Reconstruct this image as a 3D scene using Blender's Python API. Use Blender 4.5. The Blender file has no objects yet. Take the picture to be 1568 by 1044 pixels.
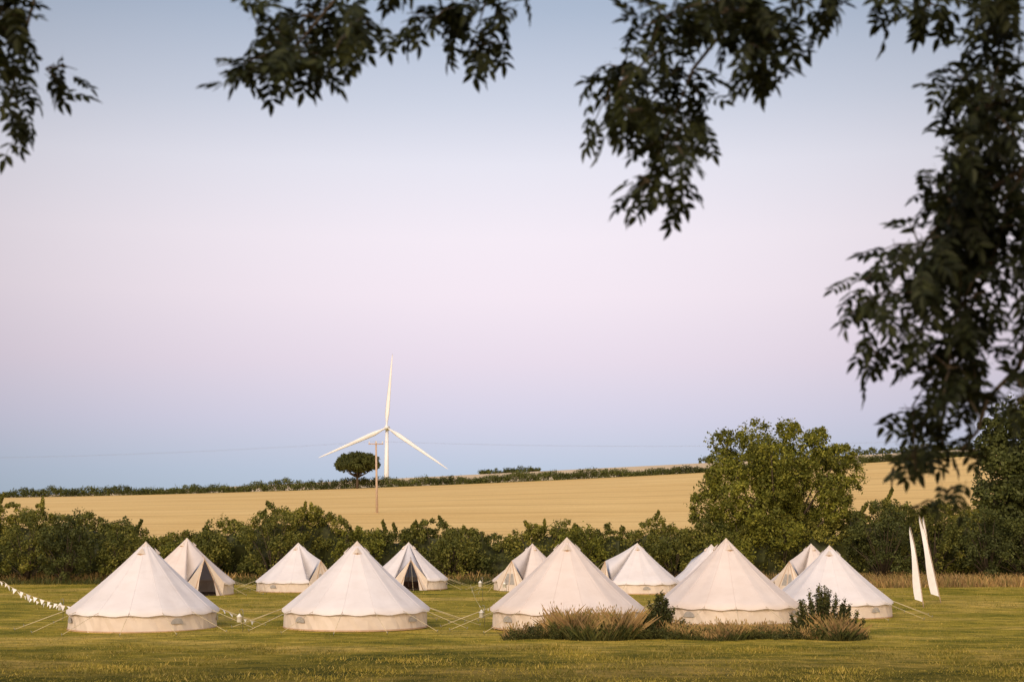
import bpy, math, random
import numpy as np
from mathutils import Vector
random.seed(7); rng=np.random.default_rng(11)
S=bpy.context.scene
S.view_settings.view_transform='Standard'; S.view_settings.look='None'; S.view_settings.exposure=0
R=math.radians

# ------------------------------------------------------------ materials
def lin(r,g,b):
    f=lambda c:(c/255/12.92) if c/255<=0.04045 else ((c/255+0.055)/1.055)**2.4
    return (f(r),f(g),f(b),1)
def nmat(name):
    m=bpy.data.materials.new(name); m.use_nodes=True
    nt=m.node_tree; b=nt.nodes['Principled BSDF']
    return m,nt,b
def N(nt,t,**k):
    n=nt.nodes.new(t)
    for a,v in k.items(): setattr(n,a,v)
    return n
def ramp(nt,stops,fac=None,interp='LINEAR'):
    n=N(nt,'ShaderNodeValToRGB'); cr=n.color_ramp; cr.interpolation=interp
    while len(cr.elements)>1: cr.elements.remove(cr.elements[-1])
    cr.elements[0].position=stops[0][0]; cr.elements[0].color=stops[0][1]
    for p,c in stops[1:]:
        e=cr.elements.new(p); e.color=c
    if fac is not None: nt.links.new(fac,n.inputs['Fac'])
    return n
def noise(nt,scale,detail=4,vec=None,rough=0.55):
    n=N(nt,'ShaderNodeTexNoise'); n.inputs['Scale'].default_value=scale
    n.inputs['Detail'].default_value=detail; n.inputs['Roughness'].default_value=rough
    if vec is not None: nt.links.new(vec,n.inputs['Vector'])
    return n
def mix(nt,a,b,fac,mode='MIX'):
    n=N(nt,'ShaderNodeMix',data_type='RGBA',blend_type=mode)
    for s,v in ((n.inputs[0],fac),(n.inputs[6],a),(n.inputs[7],b)):
        if hasattr(v,'links'): nt.links.new(v,s)
        else: s.default_value=v
    return n.outputs[2]
def mapping(nt,scale):
    tc=N(nt,'ShaderNodeTexCoord'); mp=N(nt,'ShaderNodeMapping')
    mp.inputs['Scale'].default_value=scale
    nt.links.new(tc.outputs['Object'],mp.inputs['Vector']); return mp.outputs[0]
def plain(name,col,rough=0.7,nscale=6,var=0.15,metal=0):
    m,nt,b=nmat(name)
    n=noise(nt,nscale,5,mapping(nt,(1,1,1)))
    c2=tuple(c*(1-var) for c in col[:3])+(1,)
    c1=tuple(min(1,c*(1+var)) for c in col[:3])+(1,)
    r=ramp(nt,[(0.3,c2),(0.7,c1)],n.outputs['Fac'])
    nt.links.new(r.outputs[0],b.inputs['Base Color'])
    b.inputs['Roughness'].default_value=rough; b.inputs['Metallic'].default_value=metal
    b.inputs['Specular IOR Level'].default_value=0.25
    return m
def leafmat(name,cols,trans=0.25,bigscale=0.5,rough=0.6,lo=(0.6,0.6,0.6,1),hi=(1.25,1.2,1.0,1)):
    m,nt,b=nmat(name)
    g=N(nt,'ShaderNodeNewGeometry')
    r=ramp(nt,[(i/(len(cols)-1),c+(1,)) for i,c in enumerate(cols)],g.outputs['Random Per Island'])
    n=noise(nt,bigscale,3,mapping(nt,(1,1,1)))
    v=ramp(nt,[(0.35,lo),(0.65,hi)],n.outputs['Fac'])
    c=mix(nt,r.outputs[0],v.outputs[0],1.0,'MULTIPLY')
    nt.links.new(c,b.inputs['Base Color']); b.inputs['Roughness'].default_value=rough
    b.inputs['Specular IOR Level'].default_value=0.2
    t=N(nt,'ShaderNodeBsdfTranslucent'); nt.links.new(c,t.inputs['Color'])
    ms=N(nt,'ShaderNodeMixShader'); ms.inputs[0].default_value=trans
    out=nt.nodes['Material Output']
    nt.links.new(b.outputs[0],ms.inputs[1]); nt.links.new(t.outputs[0],ms.inputs[2])
    nt.links.new(ms.outputs[0],out.inputs['Surface'])
    return m

def canvas(name,a,c):
    m,nt,b=nmat(name)
    n=noise(nt,1.3,5,mapping(nt,(1,1,0.5)))
    r=ramp(nt,[(0.3,a+(1,)),(0.7,c+(1,))],n.outputs['Fac'])
    n3=noise(nt,0.9,2,mapping(nt,(1,1,3)))
    st=ramp(nt,[(0.35,(0.95,0.94,0.93,1)),(0.55,(1,1,1,1))],n3.outputs['Fac'])
    cc=mix(nt,r.outputs[0],st.outputs[0],1.0,'MULTIPLY')
    nt.links.new(cc,b.inputs['Base Color']); b.inputs['Roughness'].default_value=0.85
    b.inputs['Specular IOR Level'].default_value=0.1
    n2=noise(nt,2.5,6,mapping(nt,(1,1,0.35)))
    bp=N(nt,'ShaderNodeBump'); bp.inputs['Strength'].default_value=0.25; bp.inputs['Distance'].default_value=0.06
    nt.links.new(n2.outputs['Fac'],bp.inputs['Height']); nt.links.new(bp.outputs[0],b.inputs['Normal'])
    t=N(nt,'ShaderNodeBsdfTranslucent'); nt.links.new(cc,t.inputs['Color'])
    ms=N(nt,'ShaderNodeMixShader'); ms.inputs[0].default_value=0.12
    nt.links.new(b.outputs[0],ms.inputs[1]); nt.links.new(t.outputs[0],ms.inputs[2])
    nt.links.new(ms.outputs[0],nt.nodes['Material Output'].inputs['Surface'])
    return m

M={}
M['roofA']=canvas('canvas_white',(0.79,0.745,0.765),(0.85,0.81,0.835))
M['roofB']=canvas('canvas_cream',(0.78,0.685,0.65),(0.84,0.75,0.72))
M['wall']=canvas('canvas_wall',(0.72,0.62,0.54),(0.81,0.71,0.63))
M['trim']=plain('tent_trim',(0.5,0.34,0.22),0.8)
M['mesh']=plain('window_mesh',(0.36,0.34,0.33),0.8)
M['sheet']=plain('groundsheet',(0.10,0.07,0.05),0.8)
M['rope']=plain('guy_rope',(0.64,0.54,0.34),0.8)
M['peg']=plain('steel_peg',(0.3,0.3,0.3),0.4,metal=0.8)
M['bark']=plain('bark',(0.08,0.06,0.04),0.9,nscale=12,var=0.4)
M['wood']=plain('weathered_wood',(0.50,0.38,0.30),0.85,nscale=10,var=0.25)
M['turb']=plain('turbine_paint',(0.80,0.80,0.84),0.45,nscale=0.3,var=0.04)
M['cloth']=plain('banner_cloth',(0.80,0.80,0.83),0.8,var=0.05)
M['wire']=plain('cable',(0.25,0.25,0.27),0.6)
M['lantern']=plain('white_enamel',(0.78,0.76,0.72),0.4,var=0.05)
M['dark']=plain('dark_bed',(0.12,0.07,0.05),0.8)
M['ash']=leafmat('ash_leaf',[(0.014,0.018,0.007),(0.021,0.028,0.010),(0.042,0.050,0.016)],0.18,1.5)
M['hedge']=leafmat('hedge_leaf',[(0.085,0.10,0.024),(0.155,0.165,0.038),(0.28,0.27,0.075)],0.3,0.25,lo=(0.5,0.55,0.55,1),hi=(1.4,1.28,.95,1))
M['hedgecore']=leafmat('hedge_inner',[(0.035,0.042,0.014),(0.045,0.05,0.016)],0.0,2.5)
M['far']=leafmat('far_hedge_leaf',[(0.075,0.09,0.028),(0.13,0.15,0.045)],0.2,0.1)
M['oak']=leafmat('oak_leaf',[(0.10,0.115,0.018),(0.18,0.195,0.032),(0.30,0.29,0.055)],0.25,0.5)
M['darktree']=leafmat('dark_tree_leaf',[(0.06,0.075,0.024),(0.11,0.125,0.038)],0.2,0.5)
M['blade']=leafmat('lawn_blade',[(0.18,0.17,0.03),(0.32,0.265,0.05),(0.50,0.38,0.12)],0.3,0.35,lo=(.55,.6,.6,1))
M['straw']=leafmat('dry_grass',[(0.32,0.20,0.09),(0.50,0.34,0.16),(0.20,0.18,0.055)],0.25,0.8)
M['weed']=leafmat('weed_leaf',[(0.045,0.06,0.018),(0.085,0.095,0.028),(0.13,0.12,0.038)],0.2,1.5)

def ground_grass():
    m,nt,b=nmat('grass_ground')
    v=mapping(nt,(1,1,1))
    vs=mapping(nt,(0.5,1,1))
    n1=noise(nt,0.22,6,vs,0.68); n2=noise(nt,1.6,6,vs,0.65); n3=noise(nt,16,5,v,0.7)
    a=ramp(nt,[(0.38,(0.19,0.18,0.024,1)),(0.48,(0.36,0.29,0.042,1)),(0.62,(0.54,0.39,0.105,1))],n1.outputs['Fac'])
    c=ramp(nt,[(0.38,(0.5,0.56,0.5,1)),(0.62,(1.3,1.2,1.2,1))],n2.outputs['Fac'])
    d=ramp(nt,[(0.3,(0.65,0.7,0.6,1)),(0.7,(1.3,1.25,1.2,1))],n3.outputs['Fac'])
    x=mix(nt,a.outputs[0],c.outputs[0],1.0,'MULTIPLY'); x=mix(nt,x,d.outputs[0],1.0,'MULTIPLY')
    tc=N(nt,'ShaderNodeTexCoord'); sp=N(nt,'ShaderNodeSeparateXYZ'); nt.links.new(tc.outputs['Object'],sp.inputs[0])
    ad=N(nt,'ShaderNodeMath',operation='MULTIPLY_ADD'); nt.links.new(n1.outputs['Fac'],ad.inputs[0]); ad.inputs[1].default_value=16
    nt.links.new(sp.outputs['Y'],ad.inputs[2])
    # vignette darkness painted into the near lawn colour, with a noisy edge
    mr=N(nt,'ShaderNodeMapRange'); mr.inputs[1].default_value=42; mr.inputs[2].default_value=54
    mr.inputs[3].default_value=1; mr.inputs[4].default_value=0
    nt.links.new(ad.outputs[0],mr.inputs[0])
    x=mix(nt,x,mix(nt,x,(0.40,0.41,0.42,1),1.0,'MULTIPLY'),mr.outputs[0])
    nt.links.new(x,b.inputs['Base Color']); b.inputs['Roughness'].default_value=0.95
    b.inputs['Specular IOR Level'].default_value=0.05
    bp=N(nt,'ShaderNodeBump'); bp.inputs['Strength'].default_value=0.5; bp.inputs['Distance'].default_value=0.05
    nt.links.new(n3.outputs['Fac'],bp.inputs['Height']); nt.links.new(bp.outputs[0],b.inputs['Normal'])
    return m
def wheat(name,a,c):
    m,nt,b=nmat(name)
    n1=noise(nt,0.02,5,mapping(nt,(1,2.5,1))); n2=noise(nt,0.5,6,mapping(nt,(0.12,1,1)),0.7); n3=noise(nt,3,4,mapping(nt,(1,1,1)),0.7)
    r=ramp(nt,[(0.35,a),(0.65,c)],n1.outputs['Fac'])
    d=ramp(nt,[(0.35,(0.90,0.88,0.86,1)),(0.6,(1.04,1.04,1.04,1))],n2.outputs['Fac'])
    e=ramp(nt,[(0.3,(0.9,0.89,0.87,1)),(0.7,(1.06,1.06,1.06,1))],n3.outputs['Fac'])
    x=mix(nt,r.outputs[0],d.outputs[0],1.0,'MULTIPLY'); x=mix(nt,x,e.outputs[0],1.0,'MULTIPLY')
    w=N(nt,'ShaderNodeTexWave',wave_type='BANDS',bands_direction='Y'); w.inputs['Scale'].default_value=0.018
    w.inputs['Distortion'].default_value=0.8; w.inputs['Detail'].default_value=2; w.inputs['Detail Scale'].default_value=0.3
    mp=N(nt,'ShaderNodeMapping'); mp.inputs['Rotation'].default_value=(0,0,R(6)); tc=N(nt,'ShaderNodeTexCoord')
    nt.links.new(tc.outputs['Object'],mp.inputs[0]); nt.links.new(mp.outputs[0],w.inputs['Vector'])
    t=ramp(nt,[(0.0,(0.75,0.71,0.65,1)),(0.05,(1,1,1,1))],w.outputs['Fac'])
    x=mix(nt,x,t.outputs[0],0.6,'MULTIPLY')
    nt.links.new(x,b.inputs['Base Color']); b.inputs['Roughness'].default_value=0.95
    b.inputs['Specular IOR Level'].default_value=0.05
    return m
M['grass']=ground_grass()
M['wheat']=wheat('ripe_wheat',(0.76,0.515,0.21,1),(0.83,0.585,0.255,1))
M['wheat2']=wheat('pale_stubble',(0.68,0.52,0.34,1),(0.76,0.60,0.40,1))

# ------------------------------------------------------------ helpers
def obj(name,me,mat=None,parent=None,smooth=False):
    o=bpy.data.objects.new(name,me); S.collection.objects.link(o)
    if mat:
        for m in (mat if isinstance(mat,(list,tuple)) else [mat]): me.materials.append(m)
    if parent: o.parent=parent
    if smooth:
        me.polygons.foreach_set('use_smooth',[True]*len(me.polygons))
    return o
def pym(name,v,f,mat=None,parent=None,smooth=False,mi=None):
    me=bpy.data.meshes.new(name); me.from_pydata([tuple(p) for p in v],[],f); me.update()
    o=obj(name,me,mat,parent,smooth)
    if mi is not None: me.polygons.foreach_set('material_index',mi)
    return o
def empty(name,loc=(0,0,0),rz=0):
    e=bpy.data.objects.new(name,None); S.collection.objects.link(e); e.location=loc; e.rotation_euler=(0,0,rz)
    e.empty_display_size=0.5; return e
def quads(name,V,mat,parent=None):
    n=len(V); me=bpy.data.meshes.new(name)
    me.vertices.add(n*4); me.vertices.foreach_set('co',V.reshape(-1).astype(np.float32))
    me.loops.add(n*4); me.loops.foreach_set('vertex_index',np.arange(n*4,dtype=np.int32))
    me.polygons.add(n); me.polygons.foreach_set('loop_start',np.arange(0,n*4,4,dtype=np.int32))
    me.update(calc_edges=True)
    return obj(name,me,mat,parent)
def tubes(name,paths,mat,parent=None,sides=6):
    v=[];f=[]
    for pts,rad in paths:
        pts=[Vector(p) for p in pts]; base=len(v)
        for i,p in enumerate(pts):
            d=(pts[min(i+1,len(pts)-1)]-pts[max(i-1,0)]).normalized()
            a=d.cross(Vector((0,0,1)) if abs(d.z)<0.9 else Vector((1,0,0))).normalized(); b=d.cross(a)
            r=rad[i] if hasattr(rad,'__len__') else rad
            for k in range(sides):
                t=2*math.pi*k/sides; v.append(p+(a*math.cos(t)+b*math.sin(t))*r)
        for i in range(len(pts)-1):
            for k in range(sides):
                k2=(k+1)%sides
                f.append((base+i*sides+k,base+i*sides+k2,base+(i+1)*sides+k2,base+(i+1)*sides+k))
        f.append(tuple(base+k for k in range(sides))[::-1]); e=base+(len(pts)-1)*sides
        f.append(tuple(e+k for k in range(sides)))
    return pym(name,v,f,mat,parent,smooth=True)
def unit(a): return a/np.maximum(np.linalg.norm(a,axis=-1,keepdims=True),1e-6)
def leafcloud(C,Rad,per,size,inner=0.45,up=0.3):
    C=np.asarray(C,float); Rad=np.asarray(Rad,float)
    if Rad.ndim==1: Rad=np.repeat(Rad[:,None],3,1)
    C=np.repeat(C,per,0); Rd=np.repeat(Rad,per,0); n=len(C)
    d=unit(rng.normal(size=(n,3))); r=inner+(1-inner)*rng.random((n,1))**0.7
    r*=1+0.18*rng.normal(size=(n,1))
    p=C+d*Rd*r
    nn=unit(d*0.8+rng.normal(size=(n,3))*0.7+np.array([0,0,up]))
    t=unit(np.cross(nn,rng.normal(size=(n,3)))); b=np.cross(nn,t)
    s=size*(0.6+0.8*rng.random((n,1)))
    return np.stack([p-t*s,p+b*s*0.55,p+t*s,p-b*s*0.55],1)
def blades(P,h,w,lean):
    n=len(P); a=rng.random(n)*2*math.pi
    side=np.stack([np.cos(a),np.sin(a),np.zeros(n)],1)
    l=rng.normal(size=(n,3))*lean; l[:,2]=0
    H=np.asarray(h).reshape(-1,1); up=np.array([0,0,1.0])
    W=np.asarray(w).reshape(-1,1)
    mid=P+up*H*0.55+l*H*0.4; tip=P+up*H*0.97+l*H
    return np.stack([P-side*W*0.5,P+side*W*0.5,mid+side*W*0.45,tip],1)

# ------------------------------------------------------------ terrain
def ridge(x):
    x=np.clip(x,-160,160); return 12.9+0.0445*x+0.00013*x*x
def far(x):
    x=np.clip(x,-250,200); return 20.6+0.05*x
def g(x,y):
    x=np.asarray(x,float); y=np.asarray(y,float)
    a=1.8*np.clip(1-y/30,0,1)
    t1=np.clip((y-102)/198,0,1); t2=np.clip((y-300)/150,0,1); t3=np.clip((y-452)/280,0,1); t4=np.clip((y-732)/700,0,1)
    r=ridge(x); z=a+t1*r+np.sin(t1*math.pi)*0.5
    z=z+t2*(far(x)-r); z=z+t3*(12-far(x)); z=z-t4*12
    z=z+0.04*np.sin(x*0.35+1)*np.sin(y*0.21)*(y<99)
    return z
xs=np.concatenate([[-4000,-2000,-1000,-600,-400,-300,-240],np.arange(-200,201,4),[240,300,400,600,1000,2000,4000]])
ys=np.concatenate([[-3000,-1000,-300,-120],np.arange(-60,99,2),[99],np.arange(104,298,5),[298,302],np.arange(308,450,8),[452,480,520,560,620,680,732,800,900,1100,1432,2500,5000]])
gx,gy=np.meshgrid(xs,ys); gz=g(gx,gy); nx=len(xs); ny=len(ys)
vv=np.stack([gx,gy,gz],-1).reshape(-1,3)
ff=[];mi=[]
for j in range(ny-1):
    yc=(ys[j]+ys[j+1])/2
    k=0 if yc<99 else 1 if yc<298 else 0 if yc<302 else 2 if yc<452 else 0
    for i in range(nx-1):
        ff.append((j*nx+i,j*nx+i+1,(j+1)*nx+i+1,(j+1)*nx+i)); mi.append(k)
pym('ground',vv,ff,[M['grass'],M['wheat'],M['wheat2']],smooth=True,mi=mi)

# lawn blades
n=120000
y=31+rng.random(n)**1.4*34; x=(rng.random(n)*2-1)*(0.42*y+3)
cx=np.round(x/0.35)*0.35; x=x+(cx-x)*0.45*rng.random(n)
P=np.stack([x,y,g(x,y)-0.005],1)
quads('lawn_grass',blades(P,0.02+0.045*rng.random(n)**2,0.012+0.01*rng.random(n),0.5),M['blade'])
n=22000
y=62+rng.random(n)*32; x=(rng.random(n)*2-1)*(0.42*y+3)
nc=110
cl=rng.integers(0,nc,16000); ccx=rng.uniform(-15,15,nc); ccy=rng.uniform(31,43,nc)
x2=ccx[cl]+rng.normal(size=16000)*0.4; y2=ccy[cl]+rng.normal(size=16000)*0.3
x=np.concatenate([x,x2]); y=np.concatenate([y,y2]); n=len(x)
P=np.stack([x,y,g(x,y)-0.005],1)
quads('grass_tufts',blades(P,0.05+0.08*rng.random(n)**2,0.018+0.012*rng.random(n),0.4),M['blade'])

# ------------------------------------------------------------ bell tents
def bell_tent(x,y,sc,door,opened,roof,zoff=0.0):
    T=empty('bell_tent',(x,y,float(g(x,y))+zoff),R(door)); T.scale=(sc,)*3
    th0=R(24); gores=13; sub=5; ns=gores*sub; K=12
    def pol(r,t,z): return (r*math.sin(t),-r*math.cos(t),z)
    Rr=2.62; H=3.0; E=0.66
    ph=random.random()*6
    def rp(k,j):
        t=th0+(2*math.pi-2*th0)*j/ns; s=math.sin(math.pi*(j%sub)/sub)**2 if j%sub else 0
        gi=j//sub; wob=0.6+0.4*math.sin(gi*2.1+ph)
        z=H-(H-E)*k-0.09*math.sin(math.pi*k)-0.03*wob*s*math.sin(math.pi*min(1,k*0.75))-0.02*s*k
        z+=0.012*math.sin(k*9+gi*1.7+ph)*s
        return pol(Rr*k*(1-0.008*s),t,z)
    v=[];f=[]
    ks=[0.02+0.98*i/K for i in range(K+1)]
    for k in ks:
        for j in range(ns+1): v.append(rp(k,j))
    W=ns+1
    for i in range(K):
        for j in range(ns): f.append((i*W+j,i*W+j+1,(i+1)*W+j+1,(i+1)*W+j))
    b=len(v)
    for j in range(ns+1):
        p=rp(1,j); s=math.sin(math.pi*(j%sub)/sub)**2 if j%sub else 0
        v.append((p[0]*1.004,p[1]*1.004,p[2]-0.08-0.02*s))
    for j in range(ns): f.append((K*W+j,K*W+j+1,b+j+1,b+j))
    D=Vector((0,-2.2,1.93)); rb=len(v)
    A=Vector((0,-0.05,2.97))
    for i in range(K+1): v.append(A.lerp(D,i/K)+Vector((0,0,-0.06*math.sin(math.pi*i/K))))
    for i in range(K):
        f.append((rb+i,rb+i+1,(i+1)*W,i*W)); f.append((rb+i,i*W+ns,(i+1)*W+ns,rb+i+1))
    pym('roof',v,f,roof,T,smooth=True)
    seams=[]
    for j in range(0,ns+1,sub):
        seams.append(([(p[0],p[1],p[2]+0.002) for p in (rp(k,j) for k in ks)],0.007))
    tubes('roof_seams',seams,roof,T,4)
    v=[];f=[]
    for z,rr in ((0.66,2.50),(0.35,2.51),(0.0,2.53)):
        for j in range(ns+1):
            t=th0+(2*math.pi-2*th0)*j/ns
            s=math.sin(math.pi*(j%sub)/sub)
            v.append(pol(rr+0.02*s+0.02*math.sin(j*2.3+z*9)+.012*math.sin(j*.9+ph),t,z))
    for i in range(2):
        for j in range(ns): f.append((i*W+j,i*W+j+1,(i+1)*W+j+1,(i+1)*W+j))
    for sgn in (1,-1):
        b=len(v)
        gl=pol(2.66,R(17)*sgn,0.0); e=rp(1,0 if sgn>0 else ns); gr=pol(2.53,th0*sgn,0.0)
        v+= [tuple(D),e,gr,gl]; f.append((b,b+1,b+2,b+3) if sgn>0 else (b+3,b+2,b+1,b))
    GL=Vector(pol(2.66,-R(17),0.0)); GR=Vector(pol(2.66,R(17),0.0)); GM=(GL+GR)/2
    b=len(v)
    if opened:
        for Gs,sg in ((GL,1),(GR,-1)):
            b=len(v)
            q=Gs.lerp(GM,0.30)+Vector((0,-0.03,0)); m1=D.lerp(q,0.55)+Vector((-0.10*sg,-0.06,0))
            v+=[tuple(D),tuple(D.lerp(Gs,0.55)),tuple(Gs),tuple(q),tuple(m1)]; f.append((b,b+1,b+2,b+3,b+4))
    else:
        v+=[tuple(D),tuple(GL),tuple(GR)]; f.append((b,b+1,b+2))
    pym('walls',v,f,M['wall'],T)
    v=[];f=[]
    for z in (0.0,0.05):
        for j in range(ns+1):
            t=th0+(2*math.pi-2*th0)*j/ns; v.append(pol(2.575,t,z))
    for j in range(ns): f.append((j,j+1,W+j+1,W+j))
    pym('groundsheet_skirt',v,f,M['trim'],T)
    v=[pol(2.5,2*math.pi*j/40,0.03) for j in range(40)]
    pym('groundsheet',v,[tuple(range(40))],M['sheet'],T)
    v=[];f=[]
    for tc in (75,130,228,285):
        b=len(v); m=6
        for i in range(m+1):
            t=R(tc-5+10*i/m); u=i/m*2-1
            v.append(pol(2.58,t,0.27)); v.append(pol(2.58,t,0.27+0.20*math.sqrt(max(0.08,1-u*u*0.9))))
        for i in range(m): f.append((b+2*i,b+2*i+2,b+2*i+3,b+2*i+1))
    if not opened:
        for sg in (-1,1):
            b=len(v); G=GL if sg<0 else GR
            def pt(a,c):
                q=D.lerp(GM.lerp(G,c),a); return (q.x,q.y-0.02,q.z)
            v+=[pt(0.42,0.18),pt(0.78,0.10),pt(0.78,0.72),pt(0.42,0.72)]; f.append((b,b+1,b+2,b+3))
    pym('mesh_windows',v,f,M['mesh'],T)
    tubes('door_frame',[([D,GL],0.022),([D,GR],0.022),([D,GM+Vector((0,-0.02,0))] if not opened else [D,D.lerp(A,0.15)],0.012)],M['trim'],T,5)
    tubes('centre_pole',[([(0,0,0.03),(0,0,3.0)],0.022)],M['wood'],T,8)
    v=[(0,0,3.02)];f=[]
    for j in range(16):
        t=2*math.pi*j/16; v.append(pol(0.17,t,3.0-0.16*(1.0+0.1*(j%2))))
    for j in range(16): f.append((0,1+j,1+(j+1)%16))
    for tc in (65,180,295):
        b=len(v); t=R(tc)
        v+=[pol(0.30,t,2.80),pol(0.44,t-0.42,2.56),pol(0.52,t,2.60),pol(0.44,t+0.42,2.56)]
        f+=[(b,b+1,b+2),(b,b+2,b+3)]
    pym('apex_cap',v,f,M['wall'],T)
    v=[];f=[]
    for tc in (65,180,295):
        b=len(v); t=R(tc); v+=[pol(0.435,t-0.34,2.565),pol(0.50,t,2.595),pol(0.435,t+0.34,2.565),pol(0.47,t,2.54)]; f.append((b,b+1,b+2,b+3))
    pym('apex_vents',v,f,M['trim'],T)
    rp_=[];pg=[]
    for j in range(0,ns+1,sub):
        e=rp(1,j); t=th0+(2*math.pi-2*th0)*j/ns
        q=pol(4.15+0.25*random.random(),t+random.uniform(-.03,.03),0.06)
        rp_.append(([e,q],0.008)); d=Vector(q)
        pg.append(([d+Vector((0,0,-0.06)),d+Vector((q[0]*0.01,q[1]*0.01,0.05))],0.009))
    q=Vector((0.0,-4.6,0.05)); rp_.append(([D,q],0.008))
    tubes('guy_ropes',rp_,M['rope'],T,4); tubes('pegs',pg,M['peg'],T,5)
    if opened:
        v=[]
        for a in (-0.75,0.75):
            for bb in (0.2,1.7):
                for z in (0.03,0.42): v.append((a,bb,z))
        f=[(0,1,3,2),(4,6,7,5),(0,4,5,1),(2,3,7,6),(1,5,7,3)]
        pym('bed',v,f,M['dark'],T)
    return T
A_,B_=M['roofA'],M['roofB']
bell_tent(-13.0,51.0,1.0,172,False,A_)
bell_tent(-5.5,51.0,0.99,188,False,A_)
bell_tent(1.95,51.0,1.04,178,False,B_,0.05)
bell_tent(8.05,54.0,1.02,190,False,B_)
bell_tent(12.7,57.5,0.92,165,False,A_)
bell_tent(-17.2,76.0,0.98,38,True,B_)
bell_tent(-11.9,80.0,0.88,48,False,A_)
bell_tent(-5.9,82.0,0.87,8,True,A_)
bell_tent(1.16,82.0,0.87,-38,False,B_)
bell_tent(6.8,78.0,0.88,-68,False,A_)
bell_tent(11.1,80.0,0.84,-150,False,A_)
bell_tent(16.65,80.0,0.87,-50,False,B_)

# ------------------------------------------------------------ bunting & lanterns
def bunting(pts,n,poles=(),sz=1.0):
    B=empty('bunting',(0,0,0)); path=[]
    def cat(t):
        k=min(int(t*(len(pts)-1)),len(pts)-2); u=t*(len(pts)-1)-k
        p=Vector(pts[k]).lerp(Vector(pts[k+1]),u); L=(Vector(pts[k])-Vector(pts[k+1])).length
        p.z-=0.05*L*4*u*(1-u); return p
    path=[cat(i/60) for i in range(61)]
    tubes('cord',[(path,0.006)],M['rope'],B,4)
    V=[]
    for i in range(n):
        t=(i+0.5)/n; p=cat(t); q=cat(min(1,t+0.001)); d=(q-p).normalized()
        d=(d+Vector((0,random.uniform(-.8,.8),0))).normalized()*sz
        a=p-d*0.09;b=p+d*0.09; c=p+Vector((random.uniform(-.09,.09),random.uniform(-.05,.05),-0.23*random.uniform(.6,1)))*sz
        V.append([a,b,c,(a+c)/2])
    quads('pennants',np.array(V),M['cloth'],B)
    if poles: tubes('bunting_poles',[([(p[0],p[1],float(g(p[0],p[1]))),(p[0],p[1],p[2]+0.05)],0.025) for p in poles],M['wood'],B,6)
bunting([(-22.5,50,2.6),(-18.3,50.6,1.80),(-15.5,51,0.7)],24,[(-22.5,50,2.6)])
bunting([(-23.5,55,2.5),(-19.4,55,1.45),(-16.4,52.5,0.66)],18,[(-23.5,55,2.5)],0.8)
bunting([(-10.4,51.5,0.65),(-9.2,51.9,0.15)],5,(),0.8)
bunting([(-0.6,53,0.85),(-1.9,66,0.9),(-1.6,80,0.8)],12,(),0.7)
def lantern(x,y,h):
    L=empty('lantern',(x,y,float(g(x,y))))
    tubes('hook_stake',[([(0.12,0,0),(0.12,0,h+0.3),(0.09,0,h+0.38),(0.03,0,h+0.38),(0,0,h+0.31)],0.010)],M['peg'],L,6)
    tubes('lantern_body',[([(0,0,h-0.05),(0,0,h-0.04),(0,0,h+0.12),(0,0,h+0.13),(0,0,h+0.2),(0,0,h+0.24)],[0.07,0.085,0.085,0.11,0.04,0.012])],M['lantern'],L,8)
lantern(-17.2,55,0.45); lantern(-16.9,61,0.5); lantern(-9.2,48.8,0.35); lantern(-1.5,68,0.75); lantern(-1.1,52,0.35); lantern(-0.4,76,0.4)

# ------------------------------------------------------------ feather flags
def feather(x,y,h,w,lean,low=0.10):
    F=empty('feather_flag',(x,y,float(g(x,y))))
    pole=[(0,0,0)]; n=14
    for i in range(1,n+1):
        u=i/n; pole.append((-lean*u-0.12*u**6,0,h*u))
    tubes('pole',[(pole,[0.022-0.012*i/n for i in range(n+1)])],M['wood'],F,6)
    v=[];f=[]
    for i in range(13):
        u=low+(1-low)*i/12
        q=(u-low)/(1-low)
        px=-lean*u-0.12*u**6; ww=w*(1-q)**0.45*(0.85+0.15*math.sin(q*5)) if q<1 else 0.0
        dy=0.05*math.sin(u*9)
        v+=[(px-0.012,0,h*u-0.1),(px-0.012-ww*0.5,dy,h*u-0.04),(px-0.012-ww,dy*1.6,h*u+0.02*ww)]
    for i in range(12):
        for k in range(2): f.append((3*i+k,3*i+k+1,3*i+3+k+1,3*i+3+k))
    pym('banner',v,f,M['cloth'],F,smooth=True)
feather(17.95,63,3.5,0.36,0.35)
feather(19.75,66.5,4.0,0.40,0.72)
feather(22.9,78.5,4.1,0.24,0.25,0.42)

# ------------------------------------------------------------ hedgerow behind the tents
hp=[(-90,5.5),(-60,5.4),(-36,5.1),(-30,4.9),(-26,4.4),(-23.5,3.5),(-21,3.3),(-18,4.2),(-16.8,4.9),(-14,5.0),(-12,4.6),(-10.5,3.9),(-6,3.8),(-2,3.7),(-0.8,2.9),(0.6,2.9),(1.5,3.8),(6,3.9),(12,4.0),(16,3.9),(22,4.8),(25,5.8),(28,5.4),(31,4.9),(36,5.5),(60,6),(90,6)]
hx=np.array([p[0] for p in hp]); hh=np.array([p[1] for p in hp])
C=[];Rd=[]
def ht(x): return float(np.interp(x,hx,hh))*(0.90+0.05*math.sin(x*.83)+0.04*math.sin(x*1.97+1)+0.05*math.sin(x*.37+2))
for _ in range(4300):
    x=random.uniform(-75,75); top=ht(x); z=top*random.random()**0.75
    w=1.9*math.sqrt(max(.05,1-(z/(top+.3))**2))
    r=random.uniform(.3,.75)*(1.1-.4*z/top)
    C.append((x,96+random.uniform(-w,w)+.5*math.sin(x*.8),max(.2,z-r*.4))); Rd.append((r*1.15,r,r*.8))
x=-75.0
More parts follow.
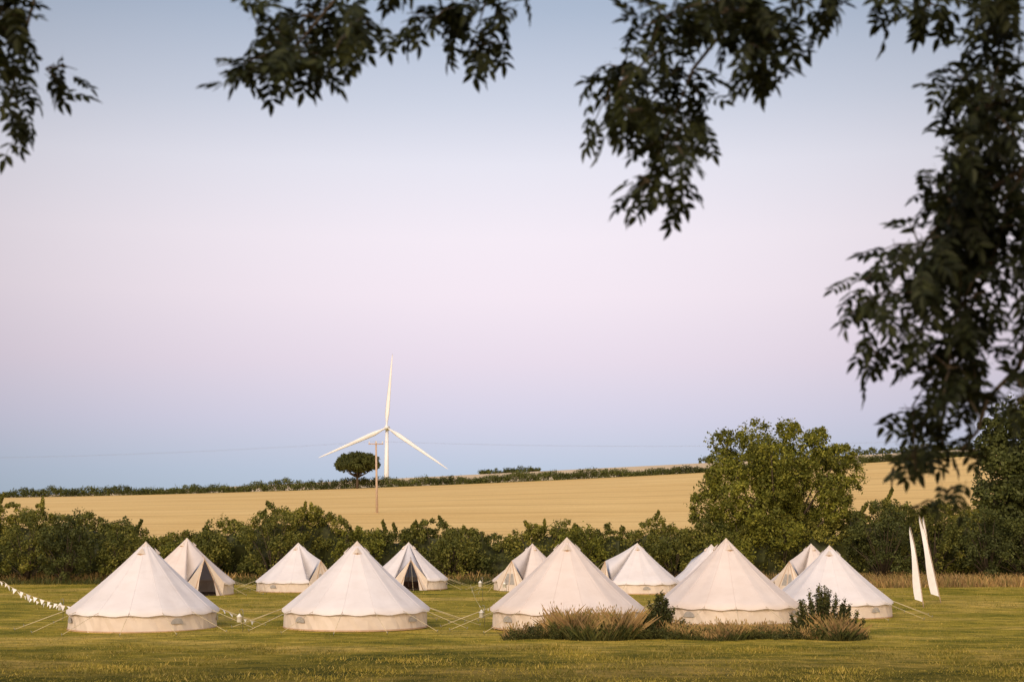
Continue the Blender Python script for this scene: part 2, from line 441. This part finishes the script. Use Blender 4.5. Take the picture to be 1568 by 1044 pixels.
while x<75:
    # each bush lifts its own rounded head above the line
    bw=random.uniform(.5,1.5); bh=random.uniform(-.25,.45)+ht(x)
    for _ in range(int(7*bw)):
        a=random.uniform(-1,1); r=random.uniform(.16,.36)
        C.append((x+a*bw,96+random.uniform(-1,1),bh-.5*a*a*bw-random.uniform(0,.5))); Rd.append((r,r,r))
    if random.random()<0.5:
        l=random.uniform(.3,.9); tx=random.uniform(-.35,.35); xx=x+random.uniform(-.3,.3)*bw
        for k in range(4):
            C.append((xx+tx*k/3,96,bh+l*k/4-.1)); Rd.append((.15-.02*k,.15-.02*k,.17))
    x+=bw*random.uniform(.7,1.4)
V=leafcloud(C,Rd,70,0.085)
H=empty('hedgerow')
quads('foliage',V,M['hedge'],H)
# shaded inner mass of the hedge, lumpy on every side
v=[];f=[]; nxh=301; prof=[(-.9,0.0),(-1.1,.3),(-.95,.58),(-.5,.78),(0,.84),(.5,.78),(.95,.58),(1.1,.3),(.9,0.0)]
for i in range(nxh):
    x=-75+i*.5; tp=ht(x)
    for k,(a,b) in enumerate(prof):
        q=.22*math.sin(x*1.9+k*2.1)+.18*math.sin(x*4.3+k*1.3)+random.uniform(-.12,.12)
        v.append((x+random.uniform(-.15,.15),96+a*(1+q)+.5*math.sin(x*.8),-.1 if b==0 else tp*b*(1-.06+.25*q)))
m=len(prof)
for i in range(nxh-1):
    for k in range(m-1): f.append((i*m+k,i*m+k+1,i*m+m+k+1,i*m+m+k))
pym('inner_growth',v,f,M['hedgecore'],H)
st=[]
for i in range(260):
    x=random.uniform(-74,74); yy=96+random.uniform(-1,1); tp=ht(x)
    st.append(([(x,yy,-.1),(x+random.uniform(-.4,.4),yy,tp*.5),(x+random.uniform(-.6,.6),yy,tp*.97)],[.05,.03,.012]))
tubes('stems',st,M['bark'],H,5)

def shrub(name,x,y,h,r,mat,n=40,leaf=0.1,per=60):
    T=empty(name,(x,y,float(g(x,y))))
    C=[];Rr=[];st=[]
    for i in range(n):
        a=random.random()*6.28; rr=r*math.sqrt(random.random()); z=h*(0.12+0.8*random.random()**0.8)*(1-0.35*(rr/r)**2)
        p=(rr*math.cos(a),rr*math.sin(a),z); C.append(p); q=random.uniform(.25,.5)*min(1,h/3); Rr.append(q)
        if i%3==0: st.append(([(random.uniform(-.1,.1),0,0),(p[0]*.5,p[1]*.5,z*.6),p],[.04,.025,.008]))
    quads('foliage',leafcloud(C,Rr,per,leaf,0.2),mat,T); tubes('stems',st,M['bark'],T,5)
for (x,y,h,r,mt) in [(-35,91,4.8,2.2,'darktree'),(-31,92,5.0,1.8,'hedge'),(-28.2,91,5.0,1.7,'darktree'),(-25,92,4.1,1.5,'hedge'),(-21.5,92.5,3.1,1.3,'oak'),(-15.4,93,5.1,2.2,'hedge'),(-19.5,93,3.6,1.4,'hedge'),(-10,93.5,4.2,1.6,'oak'),(-4,93.5,3.6,1.5,'hedge'),(4.5,93.5,3.9,1.7,'oak'),(10.5,93.5,4.0,1.8,'hedge'),(14,93.3,3.5,1.5,'oak'),(24,93,5.6,2.4,'darktree'),(27.5,94,5.6,2.4,'hedge'),(30.5,92,5.2,2.2,'darktree'),(33,92,5.6,2.8,'darktree')]:
    shrub('hedge_shrub',x,y,h,r,M[mt],75,0.082,80)

# ------------------------------------------------------------ trees
def tree(name,x,y,h,r,crown_lo,mat,clumps,per,leaf,cl=(1.0,1.6),flat=1.0,trunk=0.3,fork=0.35,inner=0.55,jit=(.86,1.05)):
    T=empty(name,(x,y,float(g(x,y))))
    zc=(h+crown_lo)/2; rz=(h-crown_lo)/2; C=[];Rr=[];paths=[]
    for i in range(clumps):
        u=(i+.5)/clumps; cz=1-2*u; ph=i*2.39996+random.uniform(-.2,.2); sr=math.sqrt(max(0,1-cz*cz))
        q=1.0 if i%4 else random.uniform(.2,.6)
        q*=random.uniform(*jit)
        rad=random.uniform(*cl)
        k=(1-0.75*rad/r)*q
        sh=(abs(sr)**.75)
        p=(math.cos(ph)*sh*r*k,math.sin(ph)*sh*r*k,zc+math.copysign(abs(cz)**.9,cz)*(rz-0.6*rad)*q*(flat if cz<0 else 1))
        C.append(p);Rr.append((rad,rad,rad*0.8))
    fz=crown_lo+fork*rz
    paths.append(([(0,0,-.2),(0.05,0,crown_lo*.5),(0,.05,fz)],[trunk,trunk*.8,trunk*.65]))
    for i in range(0,clumps,max(1,clumps//22)):
        p=Vector(C[i]); s=Vector((0,0,fz*random.uniform(.75,1.0)))
        paths.append(([s,s.lerp(p,.5)+Vector((0,0,-.05*h)),p],[trunk*.4,trunk*.22,trunk*.08]))
    tubes('trunk_and_limbs',paths,M['bark'],T,7)
    C2=[];R2=[]
    for c,q in zip(C,Rr):
        for _ in range(8):
            d=Vector([random.gauss(0,1) for _ in range(3)]).normalized()
            C2.append((c[0]+d.x*q[0]*.95,c[1]+d.y*q[1]*.95,c[2]+d.z*q[2]*.95)); R2.append(q[0]*random.uniform(.2,.36))
    V=np.concatenate([leafcloud(C,Rr,per,leaf,inner),leafcloud(C2,R2,per//6,leaf,0.2)])
    quads('crown',V,mat,T)
tree('oak_tree',18.2,98.5,11.0,5.5,0.6,M['oak'],66,520,0.10,(0.8,1.45),trunk=.38,jit=(.76,1.12),inner=.7)
tree('field_tree',34.8,95,12.2,3.8,1.5,M['darktree'],60,300,0.14,(0.9,1.4))
tree('field_tree',41,90,11,5,1.5,M['darktree'],60,220,0.16,(0.9,1.5))
tree('lone_tree',-32.2,297,7.6,4.6,2.6,M['far'],75,220,0.16,(0.7,1.2),flat=0.6,trunk=.35,fork=0.1)
C=[];Rd=[]
for i in range(70):
    x=random.uniform(-10,9); C.append((x,456+random.uniform(-2,2),float(far(x))+0.1+random.uniform(0,1.3)*(0.5+0.5*abs(math.sin(x*.4))))); Rd.append(random.uniform(.6,1.1))
quads('skyline_trees',leafcloud(C,Rd,60,0.25),M['far'])
C=[];Rd=[]
x=-190.0
while x<190:
    hgt=2.1+0.35*math.sin(x*.11)+0.3*math.sin(x*.37+1)+0.25*math.sin(x*.9)
    if x<-97: hgt-=0.6
    if -30<x<-18: hgt+=0.4
    if x>10: hgt-=0.4
    zb=float(ridge(x))
    for _ in range(7):
        q=random.uniform(.5,.85); C.append((x+random.uniform(-.6,.6),300+random.uniform(-1,1),zb+random.uniform(.2,max(.4,hgt-q)))); Rd.append(q)
    x+=0.7
quads('ridge_hedge',leafcloud(C,Rd,44,0.15),M['far'])
C=[];Rd=[]
x=60.0
while x<190:
    zb=float(far(x)); hgt=2.2+0.5*math.sin(x*.3)
    for _ in range(4):
        q=random.uniform(.5,.9); C.append((x+random.uniform(-.6,.6),453+random.uniform(-1,1),zb+random.uniform(.2,hgt-q*.5))); Rd.append(q)
    x+=0.9
quads('skyline_hedge',leafcloud(C,Rd,30,0.25),M['far'])

# ------------------------------------------------------------ rough tall grass
def grass_patch(name,n,fx,fy,h0,h1,w,lean,mat,heads=0.0,env=None):
    x=fx(n); y=fy(n,x); P=np.stack([x,y,g(x,y)-.01],1)
    patch=0.75+0.25*np.sin(x*1.1+.4)*np.sin(x*2.7+y)
    if env is not None: patch=patch*np.interp(x,env[0],env[1])
    h=(h0+(h1-h0)*rng.random(n)**1.7)*patch
    V=blades(P,h,w,lean)
    if heads>0:
        k=int(n*heads); tip=V[:k,3]; s=np.array([0.014,0,0]); u=np.array([0,0,0.055])
        Hd=np.stack([tip-u,tip+s,tip+u,tip-s],1); V=np.concatenate([V,Hd])
    quads(name,V,mat)
grass_patch('tall_grass',16000,lambda n:-42+84*rng.random(n),lambda n,x:91.3+2.6*rng.random(n),.2,.9,.05,.25,M['straw'],.3)
grass_patch('tall_grass',14000,lambda n:19+26*rng.random(n),lambda n,x:84+8*rng.random(n),.25,.9,.05,.25,M['straw'],.3)
grass_patch('rough_grass',20000,lambda n:-42+84*rng.random(n),lambda n,x:88.5+5*rng.random(n),.15,.7,.05,.3,M['weed'])
cen=rng.uniform(0,11,22)
def px(n):
    k=int(n*.65)
    return np.concatenate([-0.3+11.6*rng.random(n-k),np.clip(cen[rng.integers(0,22,k)]+rng.normal(size=k)*.22,-.5,11.5)])
def py(n,x): return 45.6+1.6*rng.random(n)+0.5*np.sin(x*1.7)
env=(np.array([-.6,0.3,1.5,3,4.3,5.2,6.2,7.4,8.6,9.4,10.4,11.6]),np.array([.3,.65,1.1,1.15,.9,.75,.55,.65,.6,.85,.85,.3]))
grass_patch('tall_grass',7500,px,py,.3,1.1,.008,.42,M['straw'],.4,env)
grass_patch('tall_grass',7000,lambda n:5.2+4.4*rng.random(n),py,.3,.8,.009,.42,M['straw'],.4,env)
grass_patch('rough_grass',26000,px,lambda n,x:py(n,x)-0.25,.12,.62,.015,.4,M['weed'],0,env)
C=[];Rd=[]
for i in range(300):
    x=random.uniform(-.1,11.3); e=float(np.interp(x,env[0],env[1])); C.append((x,46.1+random.uniform(-.9,.7),random.uniform(.05,.42)*e)); Rd.append(random.uniform(.12,.26))
quads('bramble_patch',leafcloud(C,Rd,75,0.028,0.2),M['weed'])
def weed(x,y,h,r,n):
    T=empty('weed_bush',(x,y,float(g(x,y)))); st=[];C=[];Rr=[]
    for i in range(n):
        a=random.random()*6.28; q=r*random.random(); hh_=h*random.uniform(.5,1.02)*(1-.3*q/r)
        tip=(q*math.cos(a)*1.25,q*math.sin(a)*.8,hh_)
        st.append(([(tip[0]*.4,tip[1]*.4,0),(tip[0]*.7,tip[1]*.7,hh_*.5),tip],[.012,.009,.004]))
        m=10
        for k in range(m):
            u=.15+.85*k/(m-1); C.append((tip[0]*(.4+.6*u),tip[1]*(.4+.6*u),hh_*u)); w=.13*(1.25-.65*u); Rr.append((w,w,.12))
    tubes('stalks',st,M['bark'],T,4); quads('leaves',leafcloud(C,Rr,26,.036,.2,0.8),M['weed'],T)
weed(4.85,46.6,1.45,.55,30); weed(10.0,46.6,1.65,.8,46); weed(4.3,46.2,0.9,.4,12); weed(10.7,46.3,1.1,.5,18); weed(9.3,46.3,1.0,.4,12)

# ------------------------------------------------------------ wind turbine
W=empty('wind_turbine',(-64.2,730,float(g(-64.2,730))))
hz=54.0-W.location.z+0.0
tubes('tower',[([(0,0,-2),(0,0,hz*.5),(0,0,hz-1.2)],[1.5,1.2,0.85])],M['turb'],W,24)
tubes('nacelle',[([(0,4.2,hz),(0,3.9,hz),(0,-1.2,hz),(0,-1.8,hz)],[1.0,1.4,1.4,1.1])],M['turb'],W,10)
tubes('hub',[([(0,-1.8,hz),(0,-2.6,hz),(0,-3.4,hz),(0,-3.9,hz)],[1.15,1.2,.85,.15])],M['turb'],W,16)
for i,ang in enumerate((86,204,326)):
    a=R(ang); d=Vector((math.cos(a),0,math.sin(a))); s=Vector((-d.z,0,d.x)); o=Vector((0,-2.6,hz))
    v=[];f=[];st=[(0.5,.5,.5,0),(2.5,.5,.5,0),(7,1.2,.32,.35),(14,1.0,.24,.22),(23,.7,.16,.12),(32,.42,.1,.06),(37,.2,.05,.02),(38,.05,.02,0)]
    for L,c,t,tw in st:
        for k in range(8):
            q=2*math.pi*k/8; u=math.cos(q)*c+c*.25; w=math.sin(q)*t
            v.append(o+d*L+s*(u*math.cos(tw)-w*math.sin(tw))+Vector((0,1,0))*(u*math.sin(tw)+w*math.cos(tw)))
    for r_ in range(len(st)-1):
        for k in range(8):
            f.append((r_*8+k,r_*8+(k+1)%8,r_*8+8+(k+1)%8,r_*8+8+k))
    f.append(tuple(range(8))); f.append(tuple(range(len(st)*8-8,len(st)*8))[::-1])
    pym('blade_%d'%(i+1),v,f,M['turb'],W,smooth=True)

# ------------------------------------------------------------ utility poles with wires
polesx=[-125,-17.2,92]; tops=[]
for x in polesx:
    yy=180+(x+17)*0.02; z=float(g(x,yy)); hgt=9.0
    U=empty('utility_pole',(x,yy,z))
    tubes('pole',[([(0.25,0,-.3),(0,0,hgt)],[.16,.11])],M['wood'],U,10)
    tubes('crossarm',[([(-.95,-.12,hgt-.35),(.95,-.12,hgt-.35)],.07)],M['wood'],U,6)
    tubes('insulators',[([(q,-.12,hgt-.28),(q,-.12,hgt-.1),(q,-.12,hgt-.02)],[.05,.07,.03]) for q in (-.85,0.05,.85)],M['lantern'],U,8)
    tops.append((x,yy,z+hgt-.02))
ws=[]
for a,b in zip(tops[:-1],tops[1:]):
    for q in (-.85,.05,.85):
        pts=[]
        for i in range(25):
            u=i/24; pts.append((a[0]+(b[0]-a[0])*u+q*0.2,a[1]-.12+q+(b[1]-a[1])*u,a[2]+(b[2]-a[2])*u-1.6*4*u*(1-u)))
        ws.append((pts,.003))
tubes('power_lines',ws,M['wire'],None,4)

# ------------------------------------------------------------ ash tree overhanging the viewpoint
pitch=R(7.45); cp,sp_=math.cos(pitch),math.sin(pitch)
def can(s,t,d): # crown frame: s to the right, t up, d outward (leaning 7.5 deg), metres
    return (s, d*cp-t*sp_, 3.5+d*sp_+t*cp)
groups=[(-1.9,1.18,.13,.2),(-1.94,.97,.07,.13),(-1.80,1.05,.06,.09),(-1.93,1.28,.13,.12),(-1.92,.86,.05,.1),(-1.9,1.05,.09,.12),
(-.85,1.12,.24,.15),(-1.02,1.05,.09,.11),(-.6,1.12,.1,.12),(-.8,1.28,.27,.10),(-.75,1.02,.15,.07),(-.95,1.2,.12,.1),(-.62,1.26,.14,.1),
(-.3,1.25,.2,.09),(-.12,1.17,.13,.09),(-.05,1.28,.12,.08),(-.4,1.34,.25,.05),(-.2,1.3,.2,.07),
(.55,1.17,.2,.13),(.37,.93,.07,.13),(.55,.96,.19,.16),(.58,.74,.15,.15),(.5,.58,.08,.09),(.92,1.04,.13,.12),(.8,1.2,.26,.12),(.72,.85,.1,.1),(.45,1.1,.12,.12),(.68,1.05,.14,.14),(.62,.62,.1,.1),(.95,1.12,.14,.14),(.85,1.3,.2,.08),(.45,.85,.1,.12),
(1.25,1.30,.33,.05),(1.0,1.30,.2,.06),(1.45,1.28,.15,.06),(1.62,1.3,.15,.07),(1.78,1.3,.14,.08),(1.92,1.28,.1,.1),
(1.85,1.17,.15,.15),(1.72,1.0,.1,.1),(1.8,.88,.17,.2),(1.92,.8,.12,.3),(1.66,.62,.16,.16),(1.66,.5,.14,.18),(1.82,.43,.2,.2),(1.9,.55,.12,.2),(1.55,.37,.12,.12),(1.48,.18,.15,.12),(1.68,.13,.2,.18),(1.37,.1,.1,.08),(1.4,-.05,.08,.12),(1.6,-.1,.16,.15),(1.8,-.05,.16,.2),(1.65,-.3,.13,.12),(1.57,-.45,.11,.11),(1.74,-.42,.11,.13),(1.64,-.57,.08,.05),(1.92,.2,.12,.25),(1.88,-.2,.05,.1),(1.85,.98,.15,.12),(1.55,.27,.12,.1),(1.75,.28,.14,.12),(1.5,0.02,.12,.1),(1.66,-.2,.12,.1),(1.85,.7,.15,.15),(1.75,.55,.15,.15),(1.9,.35,.12,.15),(1.28,.12,.06,.05),(1.42,.25,.1,.08)]
def compound(L=0.17,nl=4,ll=0.058,lw=0.0125):
    q=[]
    def leaflet(b,d,nrm,l,w):
        d=d.normalized(); sd=d.cross(nrm).normalized(); dn=Vector((0,0,-1))*l*.12
        tip=b+d*l+dn; m1=b+d*l*.30; m2=b+d*l*.66+dn*.4; up=nrm*w*.3
        q.append([b,m1+sd*w+up,m2+sd*w*.85+up,tip]); q.append([b,tip,m2-sd*w*.85+up,m1-sd*w+up])
    def rach(u): return Vector((L*u*(1-.1*u*u),0,-L*.25*u*u))
    for i in range(nl):
        u=.28+.62*i/(nl-1); b=rach(u)
        for sg in (1,-1):
            nrm=Vector((random.uniform(-.4,.4),random.uniform(-.5,.5),1)).normalized()
            leaflet(b,Vector((.6,sg*.85,random.uniform(-.5,.05))),nrm,ll*random.uniform(.8,1.1),lw)
    leaflet(rach(1),Vector((1,random.uniform(-.2,.2),-.5)),Vector((0,0,1)),ll*1.1,lw*1.05)
    for i in range(4):
        a,b=rach(i/4),rach((i+1)/4); w=Vector((0,.0014,0)); q.append([a-w,a+w,b+w,b-w])
    return np.array([[list(p) for p in k] for k in q])
temps=[compound(L=random.uniform(.13,.18),nl=random.choice([3,4,4,5])) for _ in range(10)]
for_n=[]; twigs=[]
def put(pos,dirv,sc=1.0,tilt=.6):
    d=Vector(dirv).normalized(); upv=Vector((random.uniform(-tilt,tilt),random.uniform(-1.1,.3),1)).normalized()
    sd=upv.cross(d).normalized(); u=d.cross(sd)
    Mx=np.array([list(d),list(sd),list(u)])*sc
    t=random.choice(temps); for_n.append(t@Mx+np.array(pos))
random.seed(21)
for (s,t,rs,rt) in groups:
    n=max(5,int(math.pi*rs*rt*160000/450))
    dc=5.45+random.uniform(-.3,.3)
    nt_=max(3,n//4)
    hub=can(s,t,dc)
    for j in range(nt_):
        a=2*math.pi*(j+random.uniform(-.3,.3))/nt_; q=random.uniform(.5,.9)
        e=can(s+math.cos(a)*rs*q,t+math.sin(a)*rt*q,dc+random.uniform(-.28,.28))
        twigs.append(([hub,Vector(hub).lerp(Vector(e),.55)+Vector((0,0,.015)),e],[.004,.003,.0015]))
        m=max(2,round(n/nt_))
        for i in range(m):
            u=.1+.9*(i+1)/m
            p=Vector(hub).lerp(Vector(e),u)+Vector((random.gauss(0,.02),random.gauss(0,.05),random.gauss(0,.02)))
            ax=(Vector(e)-Vector(hub)).normalized()
            dv=ax*.5+Vector((random.uniform(-.8,.8),random.uniform(-.9,.9),random.uniform(-.9,.3)))
            put(tuple(p-dv.normalized()*.06),tuple(dv),random.uniform(.8,1.05))
for i in range(1300):
    x=random.gauss(2.6,2.6); y=random.uniform(-4,5.0); z=random.uniform(3.5+max(0,y)*.5+1.2,9.5+random.random())
    put((x,y,z),(random.gauss(0,1),random.gauss(0,1),random.gauss(-.4,.5)),1.4)
AT=empty('ash_tree',(0,0,0))
quads('leaves',np.concatenate(for_n),M['ash'],AT)
tubes('twigs',twigs,M['bark'],AT,5)
def B(*p): return [can(*q) for q in p]
tg=float(g(5.6,2.6))
br=[([(5.6,2.6,tg-.2),(5.55,2.65,tg+1.2),(5.4,2.8,tg+3.2),(5.0,3.0,6.6),(4.4,3.2,8.2),(3.9,3.0,9.8)],[.42,.34,.29,.24,.17,.09]),
([(5.3,2.85,5.4),(4.4,4.2,6.6)]+B((3.0,1.75,5.5),(2.2,1.6,5.5),(1.2,1.55,5.5),(.2,1.5,5.5),(-.8,1.5,5.5),(-1.6,1.5,5.5),(-2.1,1.4,5.5)),[.16,.11,.07,.05,.035,.028,.02,.014,.008]),
([(5.4,2.8,4.9),(4.2,4.3,5.6)]+B((2.6,1.3,5.5),(2.12,1.0,5.5),(1.95,.6,5.5),(1.85,.3,5.5),(1.72,.0,5.5),(1.66,-.35,5.5)),[.12,.08,.035,.018,.013,.009,.006,.004]),
(B((1.95,.65,5.5),(1.65,.45,5.5),(1.45,.2,5.5),(1.3,.1,5.5)),[.009,.006,.004,.002]),
(B((2.2,.4,5.5),(2.02,.1,5.5),(1.96,-.1,5.5),(1.84,-.22,5.5),(1.80,-.35,5.5),(1.74,-.42,5.5)),[.014,.012,.010,.008,.006,.004]),
(B((1.7,.0,5.5),(1.55,-.25,5.5),(1.56,-.5,5.5)),[.006,.004,.003]),
(B((1.1,1.55,5.5),(.9,1.3,5.5),(.7,1.05,5.5),(.6,.8,5.5),(.5,.55,5.5)),[.012,.009,.007,.005,.003]),
(B((.8,1.2,5.5),(.92,1.05,5.5),(1.0,.95,5.5)),[.007,.005,.003]),
(B((.6,1.15,5.5),(.42,1.0,5.5),(.36,.85,5.5)),[.007,.004,.003]),
(B((-.5,1.5,5.5),(-.7,1.3,5.5),(-.85,1.12,5.5),(-1.0,1.0,5.5)),[.009,.007,.005,.003]),
(B((.1,1.5,5.5),(-.1,1.32,5.5),(-.15,1.15,5.5)),[.009,.006,.003]),
(B((-1.8,1.5,5.5),(-1.88,1.2,5.5),(-1.95,.9,5.5)),[.009,.006,.004]),
(B((1.7,1.57,5.5),(1.35,1.38,5.5),(1.1,1.3,5.5)),[.010,.006,.004]),
([(4.6,3.1,7.5),(2.5,1.5,8.2),(0.5,0,8.6)],[.14,.08,.03]),([(4.7,3.1,7.2),(4.5,0.5,8.0),(3.5,-2.5,8.4)],[.14,.08,.03])]
tubes('trunk_and_branches',br,M['bark'],AT,8)

# ------------------------------------------------------------ sky & sun
wd=bpy.data.worlds.new('World'); S.world=wd; wd.use_nodes=True; nt=wd.node_tree
for n_ in list(nt.nodes): nt.nodes.remove(n_)
out=N(nt,'ShaderNodeOutputWorld')
tc=N(nt,'ShaderNodeTexCoord'); sep=N(nt,'ShaderNodeSeparateXYZ'); nt.links.new(tc.outputs['Generated'],sep.inputs[0])
el=ramp(nt,[(0.0,lin(120,120,110)),(0.012,lin(172,190,208)),(0.04,lin(186,198,219)),(0.075,lin(210,207,227)),(0.115,lin(230,217,231)),
 (0.16,lin(242,229,239)),(0.20,lin(243,233,242)),(0.25,lin(230,228,239)),(0.29,lin(206,211,226)),(0.35,lin(172,185,206)),(0.42,lin(145,162,188)),(0.7,lin(150,165,190)),(1.0,lin(150,165,190))],sep.outputs['Z'])
sq=N(nt,'ShaderNodeMath',operation='POWER'); ab=N(nt,'ShaderNodeMath',operation='ABSOLUTE'); nt.links.new(sep.outputs['X'],ab.inputs[0])
nt.links.new(ab.outputs[0],sq.inputs[0]); sq.inputs[1].default_value=2
az=N(nt,'ShaderNodeMapRange'); az.inputs[1].default_value=0; az.inputs[2].default_value=0.3; az.inputs[3].default_value=1.03; az.inputs[4].default_value=0.42
nt.links.new(sq.outputs[0],az.inputs[0])
c=mix(nt,el.outputs[0],az.outputs[0],1.0,'MULTIPLY')
# western afterglow behind the viewpoint
wy=N(nt,'ShaderNodeMapRange'); wy.interpolation_type='SMOOTHSTEP'; wy.inputs[1].default_value=0.2; wy.inputs[2].default_value=-0.9
nt.links.new(sep.outputs['Y'],wy.inputs[0])
wg=ramp(nt,[(0.0,(2.4,1.6,0.95,1)),(0.3,(2.2,1.7,1.25,1)),(0.7,(0.85,0.88,0.95,1))],sep.outputs['Z'])
c=mix(nt,c,wg.outputs[0],wy.outputs[0])
bg=N(nt,'ShaderNodeBackground'); nt.links.new(c,bg.inputs[0]); bg.inputs[1].default_value=0.98
sky=N(nt,'ShaderNodeTexSky',sky_type='NISHITA'); sky.sun_disc=False; sky.sun_elevation=R(27); sky.sun_rotation=R(200)
bg2=N(nt,'ShaderNodeBackground'); nt.links.new(sky.outputs[0],bg2.inputs[0]); bg2.inputs[1].default_value=0.004
ad=N(nt,'ShaderNodeAddShader'); nt.links.new(bg.outputs[0],ad.inputs[0]); nt.links.new(bg2.outputs[0],ad.inputs[1]); nt.links.new(ad.outputs[0],out.inputs[0])
sun=bpy.data.lights.new('sun','SUN'); sun.energy=2.0; sun.angle=R(16); sun.color=(1,0.81,0.62)
so=bpy.data.objects.new('sun',sun); S.collection.objects.link(so)
so.rotation_euler=Vector((0.34,0.86,-0.47)).to_track_quat('-Z','Y').to_euler(); so.location=(-20,-40,30)

# ------------------------------------------------------------ camera
cam=bpy.data.cameras.new('camera'); co=bpy.data.objects.new('camera',cam); S.collection.objects.link(co)
cam.lens=50; cam.sensor_width=36; cam.clip_start=0.05; cam.clip_end=9000
co.location=(0,0,3.5); co.rotation_euler=(R(90)+pitch,0,0)
cam.dof.use_dof=True; cam.dof.focus_distance=56; cam.dof.aperture_fstop=3.2
S.camera=co
